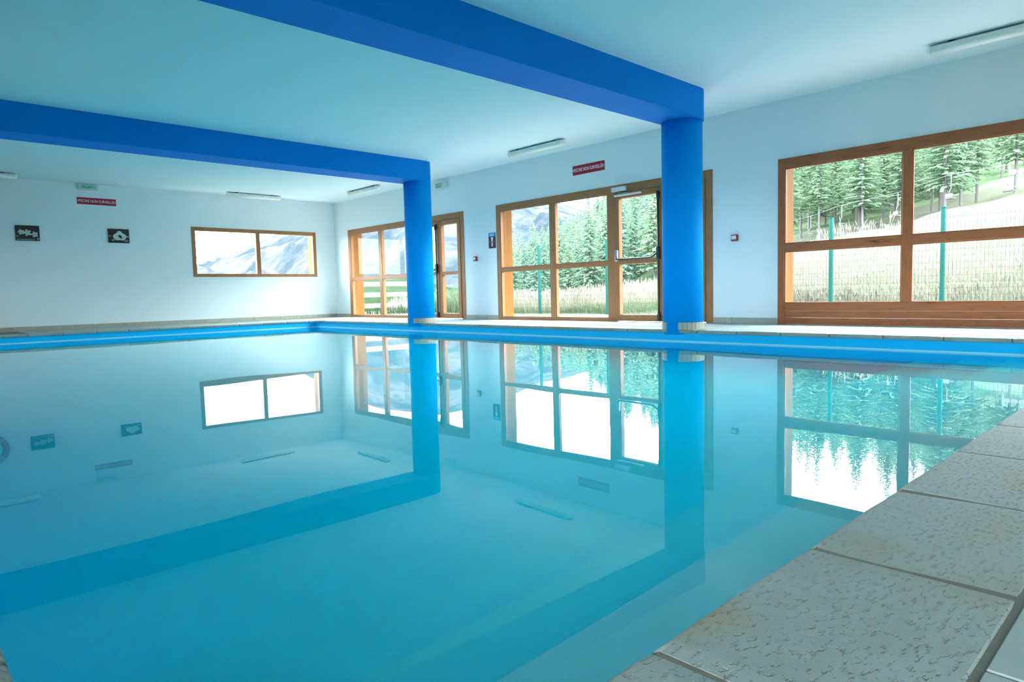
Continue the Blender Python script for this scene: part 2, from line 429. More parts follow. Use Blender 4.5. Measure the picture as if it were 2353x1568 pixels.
# coping stones
cop = empty('pool_coping', (3.6, 7.3, -.042))
tag(cop, 'rim of pale pitted coping stones around the pool', 'pool coping')
CP, CL, CD, CT = .519, .508, .330, .042
def coping_mesh(seed, L):
    """stone along +x, bull-nosed front at y=0, body towards -y, worn slightly uneven edges"""
    rnd = random.Random(seed); mb = MB(); nx = 14
    prof = [(-CD, -CT), (-CD, -.003), (-CD+.003, 0)] + [(-CD+(CD-.016)*k/7, 0) for k in range(1, 7)]
    prof += [(-.016+.016*math.sin(a), -.016+.016*math.cos(a)) for a in [PI/2*k/5 for k in range(6)]] + [(-.002, -CT+.004), (-.006, -CT)]
    n = len(prof); k0 = len(mb.v); ph = rnd.random()*50
    for i in range(nx+1):
        x = L*i/nx
        e = .0025 if i in (0, nx) else 0
        for (y, z) in prof:
            fr = max(0, min(1, (y+.05)/.05))
            dy = mnoise.noise((x*9+ph, .3, 0))*.0032*fr
            dz = mnoise.noise((x*5+ph, y*5, 1.7))*.0016*(1 if z > -.02 else 0)
            mb.v.append((x, y+dy, z+dz-(e if z > -.02 else 0)))
    for i in range(nx):
        for j in range(n-1):
            mb.f.append((k0+i*n+j, k0+(i+1)*n+j, k0+(i+1)*n+j+1, k0+i*n+j+1)); mb.sm.append(j >= n-8)
        mb.f.append((k0+i*n+n-1, k0+(i+1)*n+n-1, k0+(i+1)*n, k0+i*n)); mb.sm.append(False)
    mb.f.append(tuple(k0+j for j in range(n))); mb.f.append(tuple(k0+nx*n+j for j in reversed(range(n)))); mb.sm += [False, False]
    me = mb.mesh('coping_stone'); me.materials.append(M['stone'])
    return me
CM = [coping_mesh(s, CL) for s in range(5)]
rnd = random.Random(3)
def cstone(loc, rz, L=CL):
    me = rnd.choice(CM)
    inst('coping_stone', me, cop, (loc[0], loc[1], loc[2]+rnd.uniform(-.0012, .0012)), rz+rnd.uniform(-.0012, .0012), (L/CL, 1, 1))
x = .753-.519+.006                      # near edge: front faces +y
while x < PX1-.02:
    L = min(CL, PX1-x); cstone((x, PY0, 0), 0, L); x += CP
cstone((-.235, PY0, 0), 0, .463)
y = 1.168+.006-CP                       # left edge: front faces +x
while y < PY1-.02:
    y0 = max(y, PY0+.006); L = min(y+CL, PY1)-y0; cstone((PX0, y0+L, 0), -PI/2, L); y += CP
y = PY0+.2                              # right edge: front faces -x
while y < PY1-.02:
    L = min(CL, PY1-y); cstone((PX1, y, 0), PI/2, L); y += CP
cstone((PX1, PY0-.31, 0), PI/2, .5)
x = -.235                               # far edge: front faces -y
while x < PX1+.3:
    L = min(CL, PX1+.33-x); cstone((x+L, PY1, 0), PI, L); x += CP

# pool basin
bx0, bx1, by0, by1, bz = PX0-.03, PX1+.03, PY0-.03, PY1+.03, -1.25
pb = MB()
pb.box(bx0-.15, by0-.15, bz-.15, bx1+.15, by1+.15, bz)
pb.box(bx0-.15, by0-.15, bz, bx0, by1+.15, -CT); pb.box(bx1, by0-.15, bz, bx1+.15, by1+.15, -CT)
pb.box(bx0, by0-.15, bz, bx1, by0, -CT); pb.box(bx0, by1, bz, bx1, by1+.15, -CT)
pool = pb.build('pool_basin', 'liner'); tag(pool, 'sunken pool basin lined in azure blue vinyl', 'pool', kind='structure')
for k, (z, y) in enumerate(((-.35, .935), (-.55, 1.27), (-.75, 1.62), (-.95, 1.98))):
    st_ = MB().box(bx0, by0, bz, bx1, y, z).build('pool_step', 'riser', pool)
    MB().box(bx0, by0, z, bx1, y+.004, z+.004).build('step_tread', 'liner_bottom', st_)
MB().box(bx0, by0, bz, bx1, by1, bz+.004).build('pool_floor_sheet', 'liner_bottom', pool)
wl_ = MB(); t_ = .003
wl_.box(bx0, by0, ZW-.012, bx0+t_, by1, ZW+.014); wl_.box(bx1-t_, by0, ZW-.012, bx1, by1, ZW+.014)
wl_.box(bx0, by0, ZW-.012, bx1, by0+t_, ZW+.014); wl_.box(bx0, by1-t_, ZW-.012, bx1, by1, ZW+.014)
wl_.build('waterline_band', 'line', pool)
wt = MB().box(bx0-.01, by0-.01, bz-.05, bx1+.01, by1+.01, ZW).build('pool_water', 'water')
tag(wt, 'still clear blue water filling the pool, mirroring the windows', 'water', kind='stuff')

# ------------------------------------------------------------------ beams and columns
COLS = [(7.425, 4.70), (7.35, 10.25)]
CR_ = .25
BZ = 2.575
for k, (cx, cyy) in enumerate(COLS):
    yb = 4.68 if k == 0 else 10.25
    pts = [(XL, yb-CR_), (cx, yb-CR_)]
    pts += [(cx+CR_*math.sin(a), yb-CR_*math.cos(a)) for a in [PI*j/24 for j in range(1, 24)]]
    pts += [(cx, yb+CR_), (XL, yb+CR_)]
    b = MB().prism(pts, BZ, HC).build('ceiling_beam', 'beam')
    tag(b, ['deep blue ceiling beam nearest the camera, running into the nearer column',
            'deep blue ceiling beam further back, running into the far column'][k], 'beam', 'blue ceiling beams')
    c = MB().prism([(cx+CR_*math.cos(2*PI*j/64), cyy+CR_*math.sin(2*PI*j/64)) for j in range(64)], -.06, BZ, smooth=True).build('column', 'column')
    tag(c, ['bright blue round column in front of the door with the white closer',
            'bright blue round column further back, between window and pool corner'][k], 'column', 'blue columns')
    a0 = math.radians(19); n = 26; stp = (2*PI-2*a0)/n
    for j in range(n):
        t0 = PI+a0+j*stp+.008; t1 = PI+a0+(j+1)*stp-.008; ra, rb = CR_-.004, CR_+.011
        q = [(cx+ra*math.cos(t0), cyy+ra*math.sin(t0)), (cx+rb*math.cos(t0), cyy+rb*math.sin(t0)), (cx+rb*math.cos(t1), cyy+rb*math.sin(t1)), (cx+ra*math.cos(t1), cyy+ra*math.sin(t1))]
        MB().prism(q, 0.001, .088).build('skirting_tile', 'skirt', c)

# ------------------------------------------------------------------ skirting tiles along the walls
BH = .085
bs = MB().box(3.5, YF-.006, 0, 3.6, YF, BH-.006)
def skirting(name, axis, a, b, parent=None):
    if parent is None: parent = empty(name, (XR, YF, 0)); parent['kind'] = 'structure'
    t = a
    while t < b-.03:
        e = min(t+.332, b)
        mb = MB()
        if axis == 'x': mb.cbox(t, YF-.012, .001, e-.004, YF, BH, .0015)
        else: mb.cbox(XR-.012, t, .001, XR, e-.004, BH, .0015)
        mb.build('skirting_tile', 'skirt', parent); t += .335
    return parent
skirting('baseboard_far', 'x', .5, XR-.013)
br = None
for a, b in segs: br = skirting('baseboard_right', 'y', max(a, -1.0), b, br)

# ------------------------------------------------------------------ windows and doors of the right wall
FX0, FX1 = XR-.012, XR+.075            # frame faces
GX = XR+.03                            # glass plane
def pane(parent, y0, y1, z0, z1):
    return MB().box(GX, y0, z0, GX+.006, y1, z1).build('glass_pane', 'glass', parent)
def reveals(parent, o_):
    y0, y1, z0, z1 = o_
    for yy in ((y0-.02, y0+.045), (y1-.045, y1+.02)):
        MB().cbox(FX1+.002, yy[0], z0, XR+WT+.07, yy[1], z1+.02).build('reveal_board', 'pine', parent)
    MB().cbox(FX1+.002, y0+.045, z1-.02, XR+WT+.07, y1-.045, z1+.02).build('reveal_board', 'pine', parent)

def door_unit(name, label, o_):
    y0, y1, z0, z1 = o_
    r = empty(name, (XR+.03, (y0+y1)/2, 0)); tag(r, label, 'glazed door'); r['kind'] = 'structure'
    S = lambda s: y1-s                 # s runs from the left end as seen from inside
    def V(s0, s1, za, zb, nm='mullion', x0=FX0): MB().cbox(x0, S(s1), za, FX1, S(s0), zb).build(nm, 'wood_v', r)
    def Hh(s0, s1, za, zb, nm='transom', x0=FX0): MB().cbox(x0, S(s1), za, FX1, S(s0), zb).build(nm, 'wood_h', r)
    Wd = y1-y0
    V(0, .115, 0, z1, 'frame_post'); V(Wd-.11, Wd, 0, z1, 'frame_post')
    Hh(.115, Wd-.11, z1-.125, z1, 'frame_head')
    Hh(.115, 2.72, 0, .055, 'bottom_rail')
    V(1.42, 1.54, .055, z1-.125); V(2.72, 2.87, 0, z1-.125)
    Hh(.115, 1.42, .925, .995); Hh(1.54, 2.72, .925, .995)
    # glazing beads
    for (a, b) in ((.115, 1.42), (1.54, 2.72)):
        for (za, zb) in ((.055, .925), (.995, z1-.125)):
            bd = MB()
            bd.box(FX0+.006, S(b), za, GX, S(b)+.014, zb); bd.box(FX0+.006, S(a)-.014, za, GX, S(a), zb)
            bd.box(FX0+.006, S(b)+.014, za, GX, S(a)-.014, za+.012); bd.box(FX0+.006, S(b)+.014, zb-.012, GX, S(a)-.014, zb)
            bd.build('glazing_bead', 'wood_v', r)
            pane(r, S(b)-.005, S(a)+.005, za-.005, zb+.005)
    # door leaf and the narrow second leaf
    for (a, b, sl, sr) in ((2.875, 3.785, .085, .105), (3.795, Wd-.113, .09, .09)):
        lf = MB(); X0 = FX0-.012; zt = z1-.13
        lf.cbox(X0, S(a+sl), .012, FX1-.012, S(a), zt); lf.cbox(X0, S(b), .012, FX1-.012, S(b-sr), zt)
        lf.cbox(X0+.001, S(b-sr)-.001, .012, FX1-.013, S(a+sl)+.001, .115); lf.cbox(X0+.001, S(b-sr)-.001, zt-.095, FX1-.013, S(a+sl)+.001, zt)
        lf.cbox(X0+.001, S(b-sr)-.001, .925, FX1-.013, S(a+sl)+.001, .995)
        leaf = lf.build('door_leaf', 'wood_v', r)
        for (za, zb) in ((.115, .925), (.995, zt-.095)):
            pane(leaf, S(b-sr)-.005, S(a+sl)+.005, za-.005, zb+.005)
        if a < 3:
            zb_ = 1.05; xb = X0-.085
            ya, ye = S(a+.05), S(b-.06)
            pbm = MB().tube([(X0-.01, ya, zb_+.02), (X0-.05, ya, zb_), (xb, ya-.05, zb_-.045), (xb, ya-.10, zb_-.05), (xb, ye+.14, zb_-.05), (xb, ye+.09, zb_-.045), (X0-.05, ye+.02, zb_+.01), (X0-.02, ye, zb_+.03)], .014, 8)
            pbm.build('panic_bar', 'black', leaf)
            MB().cbox(X0-.055, ya-.028, zb_-.075, X0, ya+.028, zb_+.11, .012).build('bar_bracket', 'steel', leaf)
            MB().cbox(X0-.055, ye-.03, zb_-.085, X0, ye+.03, zb_+.12, .012).build('lock_case', 'black', leaf)
            MB().tube([(X0-.025, ye, .03), (X0-.025, ye, zt-.06)], .013, 8).build('lock_rod', 'black', leaf)
            for zc in (.085, zt-.13):
                MB().cbox(X0-.05, ye-.028, zc-.06, X0, ye+.028, zc+.06, .014).build('rod_guide', 'black', leaf)
    reveals(r, o_)
    return r

doorA = door_unit('door_1', 'brown wooden glazed door front nearest the far corner, half behind the far column', DA)
doorB = door_unit('door_2', 'brown wooden glazed door front with white door closer behind the nearer column', DB)
# door closer on the second door
S = lambda s: DB[1]-s
dc = empty('door_closer', (FX0-.03, S(3.05), 2.09)); tag(dc, 'white box-shaped door closer on the head of the nearer door', 'door closer')
MB().cbox(FX0-.075, S(3.13), 2.085, FX0-.012, S(2.86), 2.155, .006).build('closer_body', 'white', dc)
MB().cbox(FX0-.06, S(3.42), 2.008, FX0-.024, S(2.90), 2.034, .004).build('slide_rail', 'white', dc)
MB().tube([(FX0-.05, S(2.96), 2.085), (FX0-.05, S(2.98), 2.06), (FX0-.05, S(3.20), 2.036)], .008, 6).build('closer_arm', 'steel', dc)

# fixed window C
wc = empty('window_1', (XR+.03, 2.0, 0)); tag(wc, 'large red-brown framed fixed window with mould stains at the right', 'window'); wc['kind'] = 'structure'
def CV(a, b, za, zb, nm='mullion'): MB().cbox(FX0, a, za, FX1, b, zb).build(nm, 'cwood_v', wc)
def CH(a, b, za, zb, nm='transom', x0=FX0): MB().cbox(x0, a, za, FX1, b, zb).build(nm, 'cwood_h', wc)
CV(4.0, 4.09, 0, 2.18, 'frame_post'); CV(-.53, -.44, 0, 2.18, 'frame_post')
CH(-.44, 4.0, 2.05, 2.18, 'frame_head')
CV(2.5, 2.6, .285, 2.05); CV(.96, 1.06, .285, 2.05)
for (a, b) in ((2.6, 4.0), (1.06, 2.5), (-.44, .96)):
    CH(a, b, .965, 1.068)
    for (za, zb) in ((.285, .965), (1.068, 2.05)):
        pane(wc, a-.005, b+.005, za-.005, zb+.005)
        bd = MB()
        bd.box(FX0+.012, a, za, GX, a+.012, zb); bd.box(FX0+.012, b-.012, za, GX, b, zb)
        bd.box(FX0+.012, a+.012, zb-.012, GX, b-.012, zb); bd.box(FX0+.012, a+.012, za, GX, b-.012, za+.010)
        bd.build('glazing_bead', 'cwood_v', wc)
for (za, zb) in ((0.004, .088), (.092, .178), (.182, .285)):
    CH(-.44, 4.0, za, zb, 'sill_board', FX0+.006)
reveals(wc, WC)

# far window
fwn = empty('window_2', (6.72, YF+.03, 1.05)); tag(fwn, 'wide two-pane brown wooden window high on the far wall', 'window'); fwn['kind'] = 'structure'
fy0, fy1 = YF-.012, YF+.075
def FB(x0, x1, z0, z1, nm, mt): MB().cbox(x0, fy0, z0, x1, fy1, z1).build(nm, mt, fwn)
FB(FW[0], FW[0]+.085, FW[2], FW[3], 'frame_post', 'wood_v'); FB(FW[1]-.085, FW[1], FW[2], FW[3], 'frame_post', 'wood_v')
FB(FW[0]+.085, FW[1]-.085, FW[3]-.085, FW[3], 'frame_head', 'wood_hx'); FB(FW[0]+.085, FW[1]-.085, FW[2], FW[2]+.07, 'bottom_rail', 'wood_hx')
FB(6.675, 6.775, FW[2]+.07, FW[3]-.085, 'mullion', 'wood_v')
for a, b in ((FW[0]+.085, 6.675), (6.775, FW[1]-.085)):
    MB().box(a-.005, YF+.03, FW[2]+.065, b+.005, YF+.036, FW[3]-.08).build('glass_pane', 'glass', fwn)
for xx in ((FW[0]-.02, FW[0]+.03), (FW[1]-.03, FW[1]+.02)):
    MB().cbox(xx[0], fy1+.002, FW[2], xx[1], YF+WT+.07, FW[3]).build('reveal_board', 'pine', fwn)

# windows added to the left wall for fill daylight (out of view)
for k, (a, b) in enumerate(FILL_LW):
    fill_lw = empty('window_%d' % (3+k), (XL, (a+b)/2, .45)); fill_lw['kind'] = 'structure'
    x0, x1 = XL-.09, XL+.012; ms = [a+(b-a)*i/3 for i in range(4)]
    for i, yv in enumerate(ms):
        ya = yv if i == 0 else (yv-.09 if i == 3 else yv-.045)
        MB().cbox(x0, ya, .45, x1, ya+.09, 2.20).build('frame_post', 'wood_v', fill_lw)
    for za in (.45, 2.11): MB().cbox(x0+.001, a+.09, za, x1-.001, b-.09, za+.09).build('frame_rail', 'wood_h', fill_lw)
    for i in range(3): MB().box(XL-.04, ms[i]+.045, .53, XL-.034, ms[i+1]-.045, 2.12).build('glass_pane', 'glass', fill_lw)

# ------------------------------------------------------------------ ceiling lamps (unlit fluorescent battens)
def lamp_proto():
    """local: along y, hanging down from z=0"""
    r = empty('ceiling_lamp', (0, 0, 0)); Ln = 1.27; hw = .07
    for yb in (-.42, .42): MB().box(-.03, yb-.03, -.018, .03, yb+.03, 0).build('mounting_bracket', 'bracket', r, local=True)
    prof = [(-.045, -.016), (-hw, -.030), (-hw, -.058), (hw, -.058), (hw, -.030), (.045, -.016)]
    MB().prism(prof, -Ln/2+.03, Ln/2-.03, 'y').build('housing', 'housing', r, local=True)
    a = [(hw-.004, -.058)] + [((hw-.006)*math.cos(t), -.062-.045*math.sin(t)) for t in [PI*k/12 for k in range(13)]] + [(-hw+.004, -.058)]
    MB().prism(a, -Ln/2+.028, Ln/2-.028, 'y', smooth=True).build('diffuser', 'diffuser', r, local=True)
    for s in (-1, 1):
        e = MB()
        o1 = [(-.045, -.016), (-hw, -.03), (-hw, -.075), (-.045, -.104), (.045, -.104), (hw, -.075), (hw, -.03), (.045, -.016)]
        o2 = [(x_*.72, -.06+(z_+.06)*.72) for x_, z_ in o1]
        k = 8; va = [(p[0], s*(Ln/2-.03), p[1]) for p in o1] + [(p[0], s*(Ln/2+.0), p[1]) for p in o2]
        e.add(va, [tuple(range(k)), tuple(range(k, 2*k))] + [(i, (i+1) % k, k+(i+1) % k, k+i) for i in range(k)])
        e.build('end_cap', 'diffuser', r, local=True)
    for yc in (-.50, -.17, .17, .50):
        for s in (-1, 1):
            MB().box(s*hw-.006, yc-.016, -.072, s*hw+.006, yc+.016, -.034).build('cover_clip', 'housing', r, local=True)
    return r
lp = lamp_proto()
LAMPS = [((8.09, 7.90, HC), 0, 'long strip lamp on the ceiling above the red sign and nearer door'),
         ((8.06, 1.54, HC), 0, 'long strip lamp on the ceiling above the right window, cut by the frame'),
         ((8.10, 13.35, HC), 0, 'long strip lamp on the ceiling beside the far column'),
         ((6.48, 15.44, HC), PI/2, 'long strip lamp on the ceiling above the far wall window'),
         ((1.38, 15.40, HC), PI/2, 'long strip lamp on the ceiling at the left edge of the far wall')]
for i, (loc, rz, lab) in enumerate(LAMPS):
    o = lp if i == 0 else copy_tree(lp)
    o.location = loc; o.rotation_euler = (0, 0, rz); tag(o, lab, 'lamp', 'fluorescent ceiling lamps')

# ------------------------------------------------------------------ signs
BODY = '\u2022PISCINE NON SURVEILL\u00c9E\u2022'
sg = empty('warning_sign', (3.40, YF, 2.525)); tag(sg, 'red sign with white capitals on the far wall', 'sign', 'red warning signs')
MB().box(3.05, YF-.006, 2.527, 3.75, YF, 2.663).build('sign_plate', 'red', sg)
text(BODY, 'lettering', sg, 'signtext', .685, (3.40, YF-.0075, 2.592), 'Y', 1.35)
sg = empty('warning_sign', (XR, 7.345, 2.48)); tag(sg, 'red sign with white capitals above the nearer door', 'sign', 'red warning signs')
MB().box(XR-.006, 7.0, 2.482, XR, 7.69, 2.638).build('sign_plate', 'red', sg)
text(BODY, 'lettering', sg, 'signtext', .675, (XR-.0075, 7.345, 2.557), 'X', 1.45)

es = empty('exit_sign', (3.245, YF, 2.815)); tag(es, 'ivory exit light box with green panel at top of the far wall', 'exit sign', 'exit light boxes')
MB().cbox(3.07, YF-.055, 2.815, 3.42, YF, 2.932, .006).build('sign_housing', 'exitbody', es)
gp = MB().box(3.14, YF-.060, 2.848, 3.34, YF-.055, 2.905).build('green_panel', 'green', es)
text('SORTIE', 'lettering', gp, 'signtext', .185, (3.24, YF-.0605, 2.876), 'Y', 1.0)
MB().prism([(3.352, 2.848), (3.372, 2.876), (3.352, 2.905), (3.362, 2.905), (3.384, 2.876), (3.362, 2.848)], YF-.058, YF-.055, 'y').build('arrow_mark', 'green', es)
for zz in (2.835, 2.862, 2.889, 2.914):
    for xx in (3.078, 3.395):
        MB().box(xx, YF-.058, zz, xx+.018, YF-.054, zz+.006).build('vent_slot', 'housing', es)
es = empty('exit_sign', (XR, 11.3, 2.745)); tag(es, 'ivory exit light box with green panel beside the far column', 'exit sign', 'exit light boxes')
MB().cbox(XR-.055, 11.14, 2.745, XR, 11.50, 2.855, .006).build('sign_housing', 'exitbody', es)
gp = MB().box(XR-.060, 11.28, 2.762, XR-.055, 11.49, 2.84).build('green_panel', 'green', es)
text('SORTIE', 'lettering', gp, 'signtext', .195, (XR-.0605, 11.385, 2.80), 'X', 1.2)
MB().box(XR-.058, 11.15, 2.765, XR-.054, 11.157, 2.84).build('vent_slot', 'housing', es)

# fire alarm boxes
for (yc, zc, lab) in ((4.70, 1.20, 'small red alarm box on the wall left of the right window'), (10.30, 1.212, 'small red alarm box on the wall between the two door fronts')):
    a = empty('alarm_box', (XR, yc, zc-.045)); tag(a, lab, 'alarm box', 'red alarm boxes')
    MB().cbox(XR-.05, yc-.046, zc-.045, XR, yc+.046, zc+.045, .006).build('box_body', 'redbox', a)
    MB().box(XR-.053, yc-.033, zc-.022, XR-.049, yc+.033, zc+.028).build('push_plate', 'white', a)
    MB().box(XR-.055, yc-.012, zc-.006, XR-.052, yc+.012, zc+.012).build('target_mark', 'housing', a)
    MB().prism([(yc+.012*math.cos(t), zc+.012*math.sin(t)+.002) for t in [2*PI*k/12 for k in range(12)]], XR-.0545, XR-.0535, 'x').build('push_dot', 'black', a)

# safety poster beside the nearer door
po = empty('safety_poster', (XR, 9.80, 1.39)); tag(po, 'narrow poster with white figure under a blue heading beside the nearer door', 'poster')
MB().box(XR-.004, 9.70, 1.39, XR, 9.905, 1.69).build('poster_sheet', 'posterdark', po)
MB().box(XR-.006, 9.70, 1.615, XR-.003, 9.905, 1.69).build('heading_band', 'posterblue', po)
MB().box(XR-.0075, 9.735, 1.658, XR-.005, 9.87, 1.668).box(XR-.0075, 9.75, 1.635, XR-.005, 9.86, 1.645).build('heading_lines', 'signtext', po)
fg = MB().prism([(9.8025+.028*math.cos(t), 1.58+.03*math.sin(t)) for t in [2*PI*k/16 for k in range(16)]], XR-.006, XR-.003, 'x')
fg.prism([(9.778, 1.555), (9.827, 1.555), (9.820, 1.485), (9.785, 1.485)], XR-.0055, XR-.003, 'x')
fg.prism([(9.787, 1.485), (9.800, 1.485), (9.798, 1.425), (9.785, 1.425)], XR-.0055, XR-.003, 'x')
fg.prism([(9.805, 1.485), (9.818, 1.485), (9.820, 1.425), (9.807, 1.425)], XR-.0055, XR-.003, 'x')
fg.build('printed_figure', 'signtext', po)
rx = MB()
for s in (-1, 1):
    rx.prism([(9.8025-s*.075, 1.44), (9.8025-s*.062, 1.44), (9.8025+s*.075, 1.585), (9.8025+s*.062, 1.585)], XR-.0068, XR-.0056, 'x')
rx.build('red_cross', 'red', po)
MB().box(XR-.006, 9.71, 1.512, XR-.0035, 9.895, 1.518).build('white_rule', 'petal2', po)

# orchid photographs on the far wall
def disc(mb, x, z, rx_, rz_, rot, y, n=18):
    p = []
    for k in range(n):
        t = 2*PI*k/n; a, b = rx_*math.cos(t)*(1-.18*math.cos(t)), rz_*math.sin(t)
        p.append((x+a*math.cos(rot)-b*math.sin(rot), z+a*math.sin(rot)+b*math.cos(rot)))
    mb.prism(p, y, y-.0012, 'y')
def canvas(x0, x1, z0, z1, lab):
    c = empty('orchid_picture', ((x0+x1)/2, YF, z0)); tag(c, lab, 'picture', 'orchid pictures')
    MB().cbox(x0, YF-.028, z0, x1, YF, z1, .003).build('canvas', 'photo', c)
    MB().box(x1-.002, YF-.0285, z0+.002, x1+.0012, YF-.001, z1-.002).build('canvas_edge', 'canvasedge', c)
    return c
yq = YF-.0285
c = canvas(1.995, 2.38, 1.752, 2.045, 'dark picture of three small white orchids, left of the two pictures')
k = 0
for (x_, z_, sz) in ((2.085, 1.915, .052), (2.185, 1.905, .062), (2.30, 1.875, .056)):
    pt = MB()
    for a in (90, 20, 160, 235, 305):
        t = math.radians(a+sz*300); disc(pt, x_+sz*.62*math.cos(t), z_+sz*.62*math.sin(t), sz*.55, sz*.34, t, yq-.0013*(k % 3)); k += 1
    pt.build('printed_orchid', 'petal', c)
MB().box(2.01, yq-.0012, 1.765, 2.30, yq, 1.782).build('printed_mat', 'petal2', c)
for (x_, z_, a, b) in ((2.02, 1.835, .028, .010), (2.355, 1.79, .02, .03)):
    st = MB(); disc(st, x_, z_, a, b, 0, yq); st.build('printed_stone', 'petal2', c)
for (x_, z_) in ((2.088, 1.908), (2.185, 1.90), (2.298, 1.872)):
    yl = MB(); disc(yl, x_, z_, .012, .012, 0, yq-.005); yl.build('printed_centre', 'yellow', c)
c = canvas(3.562, 3.95, 1.762, 2.05, 'dark picture of one large white orchid, right of the two pictures')
pt = MB()
for i, (x_, z_, a, b, t) in enumerate(((3.77, 1.965, .055, .05, PI/2), (3.715, 1.90, .085, .058, .55+PI), (3.83, 1.90, .085, .058, -.55), (3.705, 1.855, .06, .035, PI-.35), (3.83, 1.855, .06, .04, .2), (3.765, 1.87, .05, .045, -PI/2))):
    disc(pt, x_, z_, a, b, t, yq-.0013*(i % 3))
pt.build('printed_orchid', 'petal', c)
for (x_, z_, a, b) in ((3.595, 1.905, .03, .012), (3.925, 1.895, .028, .018), (3.65, 1.815, .03, .016), (3.90, 1.805, .04, .016)):
    st = MB(); disc(st, x_, z_, a, b, 0, yq); st.build('printed_stone', 'petal2', c)
yl = MB(); disc(yl, 3.77, 1.86, .016, .013, 0, yq-.0045); yl.build('printed_centre', 'yellow', c)

# lifebuoy just left of the pictures: only its mirror image shows at the left edge
lb = empty('lifebuoy', (1.37, YF, 1.62)); tag(lb, 'red lifebuoy whose reflection shows at the left edge of the water', 'lifebuoy')
rg = MB(); n1, n2 = 36, 12; R0, r0 = .23, .06
for i in range(n1):
    for j in range(n2):
        a, b = 2*PI*i/n1, 2*PI*j/n2
        rg.v.append((1.37+(R0+r0*math.cos(b))*math.cos(a), YF-.062+r0*math.sin(b), 1.92+(R0+r0*math.cos(b))*math.sin(a)))
for i in range(n1):
    for j in range(n2):
        rg.f.append((i*n2+j, ((i+1) % n1)*n2+j, ((i+1) % n1)*n2+(j+1) % n2, i*n2+(j+1) % n2)); rg.sm.append(True)
rg.build('ring', 'red', lb)
for q in range(4):
    a = q*PI/2+PI/4; bm_ = MB()
    pts = []
    for j in range(13):
        b = 2*PI*j/12; rr = r0+.003
        pts.append((1.37+(R0+rr*math.cos(b))*math.cos(a), YF-.0655+rr*math.sin(b), 1.92+(R0+rr*math.cos(b))*math.sin(a)))
    bm_.tube(pts, .006, 6).build('rope_band', 'white', lb)
MB().box(1.35, YF-.03, 2.12, 1.39, YF, 2.15).build('wall_hook', 'steel', lb)

# ------------------------------------------------------------------ outside: terrain
AZ = [0, 20, 35, 43, 48, 52, 60, 64, 68, 72, 80, 100, 130, 180]
RR = [9, 13, 17, 22, 36, 60, 110, 160, 250, 420]
EL = {  # elevation angle (deg, from the camera) of the ground at each distance
    0:   [None, None, -1.9, -1.7, -1.6, -1.6, -1.5, -1.5, -1.3, -1.0],
    20:  [None, None, -1.9, -1.7, -.6, .6, 1.1, 1.2, 1.2, 1.0],
    35:  [None, None, -1.9, -1.6, -.6, .6, 1.2, 1.3, 1.3, 1.1],
    43:  [None, None, -1.8, -1.5, -2.2, -2.8, -2.6, -1.6, -.5, -.3],
    48:  [None, None, -1.7, -1.3, -2.0, -2.6, -2.2, -.6, 2.0, 3.0],
    52:  [None, None, -1.6, -1.0, -1.6, -2.2, -1.6, 1.6, 5.8, 7.5],
    60:  [None, None, -.8, .1, .6, .6, 1.6, 5.2, 10.0, 12.0],
    64:  [None, -2.4, -.2, 1.0, 2.2, 2.3, 3.0, 4.4, 7.6, 9.5],
    68:  [None, -2.3, .0, 1.5, 3.2, 3.1, 3.6, 5.0, 7.8, 10],
    72:  [None, -2.3, .1, 1.7, 3.3, 3.2, 4.2, 5.6, 8.2, 10.5],
    80:  [None, -2.2, .5, 2.4, 4.6, 4.8, 5.8, 7.2, 9.2, 11],
    100: [None, -2.2, .9, 3.0, 5.4, 5.8, 6.8, 8.0, 10, 12],
    130: [None, -2.2, 1.0, 3.0, 5.4, 6.0, 8.0, 10, 13, 15],
    180: [None, -2.2, .2, 1.0, 2.4, 4.0, 6.0, 8.0, 11, 13]}
def ground(r, az):
    def at(k):
        e = EL[k]
        if r <= 13 or (e[1] is None and r <= 15.5): return -.06
        zz = []
        for i, rr in enumerate(RR): zz.append(-.06 if e[i] is None else .5+rr*math.tan(math.radians(e[i])))
        for i in range(len(RR)-1):
            if r <= RR[i+1]:
                t = (r-RR[i])/(RR[i+1]-RR[i]); return zz[i]*(1-t)+zz[i+1]*t
        return zz[-1]
    az = max(AZ[0], min(AZ[-1], az))
    for i in range(len(AZ)-1):
        if az <= AZ[i+1]:
            t = (az-AZ[i])/(AZ[i+1]-AZ[i]); z = at(AZ[i])*(1-t)+at(AZ[i+1])*t; break
    if r > 16: z += mnoise.noise((r*math.sin(math.radians(az))*.15, r*math.cos(math.radians(az))*.15, 0))*min(1.2, (r-16)*.012)
    return z
tm = MB(); azs = [a*1.0 for a in range(0, 101)] + [100+a*2.0 for a in range(1, 41)]; rs = [9*(420/9)**(i/80) for i in range(81)]
for r in rs:
    for a in azs:
        t = math.radians(a); tm.v.append((r*math.sin(t), r*math.cos(t), ground(r, a)))
na = len(azs)
for i in range(len(rs)-1):
    for j in range(na-1):
        q = (i*na+j, i*na+j+1, (i+1)*na+j+1, (i+1)*na+j)
        if all(tm.v[k][0] > XR+WT+.01 or tm.v[k][1] > YF+WT+.05 for k in q): tm.f.append(q); tm.sm.append(True)
used = sorted({k for q in tm.f for k in q}); mpv = {k: i for i, k in enumerate(used)}
tm.v = [tm.v[k] for k in used]; tm.f = [tuple(mpv[k] for k in q) for q in tm.f]
ff = MB(); keep = []; vg = MB()
for q in tm.f:
    p = tm.v[q[0]]; rr_ = math.hypot(p[0], p[1]); aa = math.degrees(math.atan2(p[0], p[1]))
    if aa < 41 and rr_ > 19 and (p[0] > 12.0 or p[1] > 19.3): vg.f.append(q); continue
    (ff.f if (rr_ > 85 and aa < 63) or rr_ > 125 else keep).append(q)
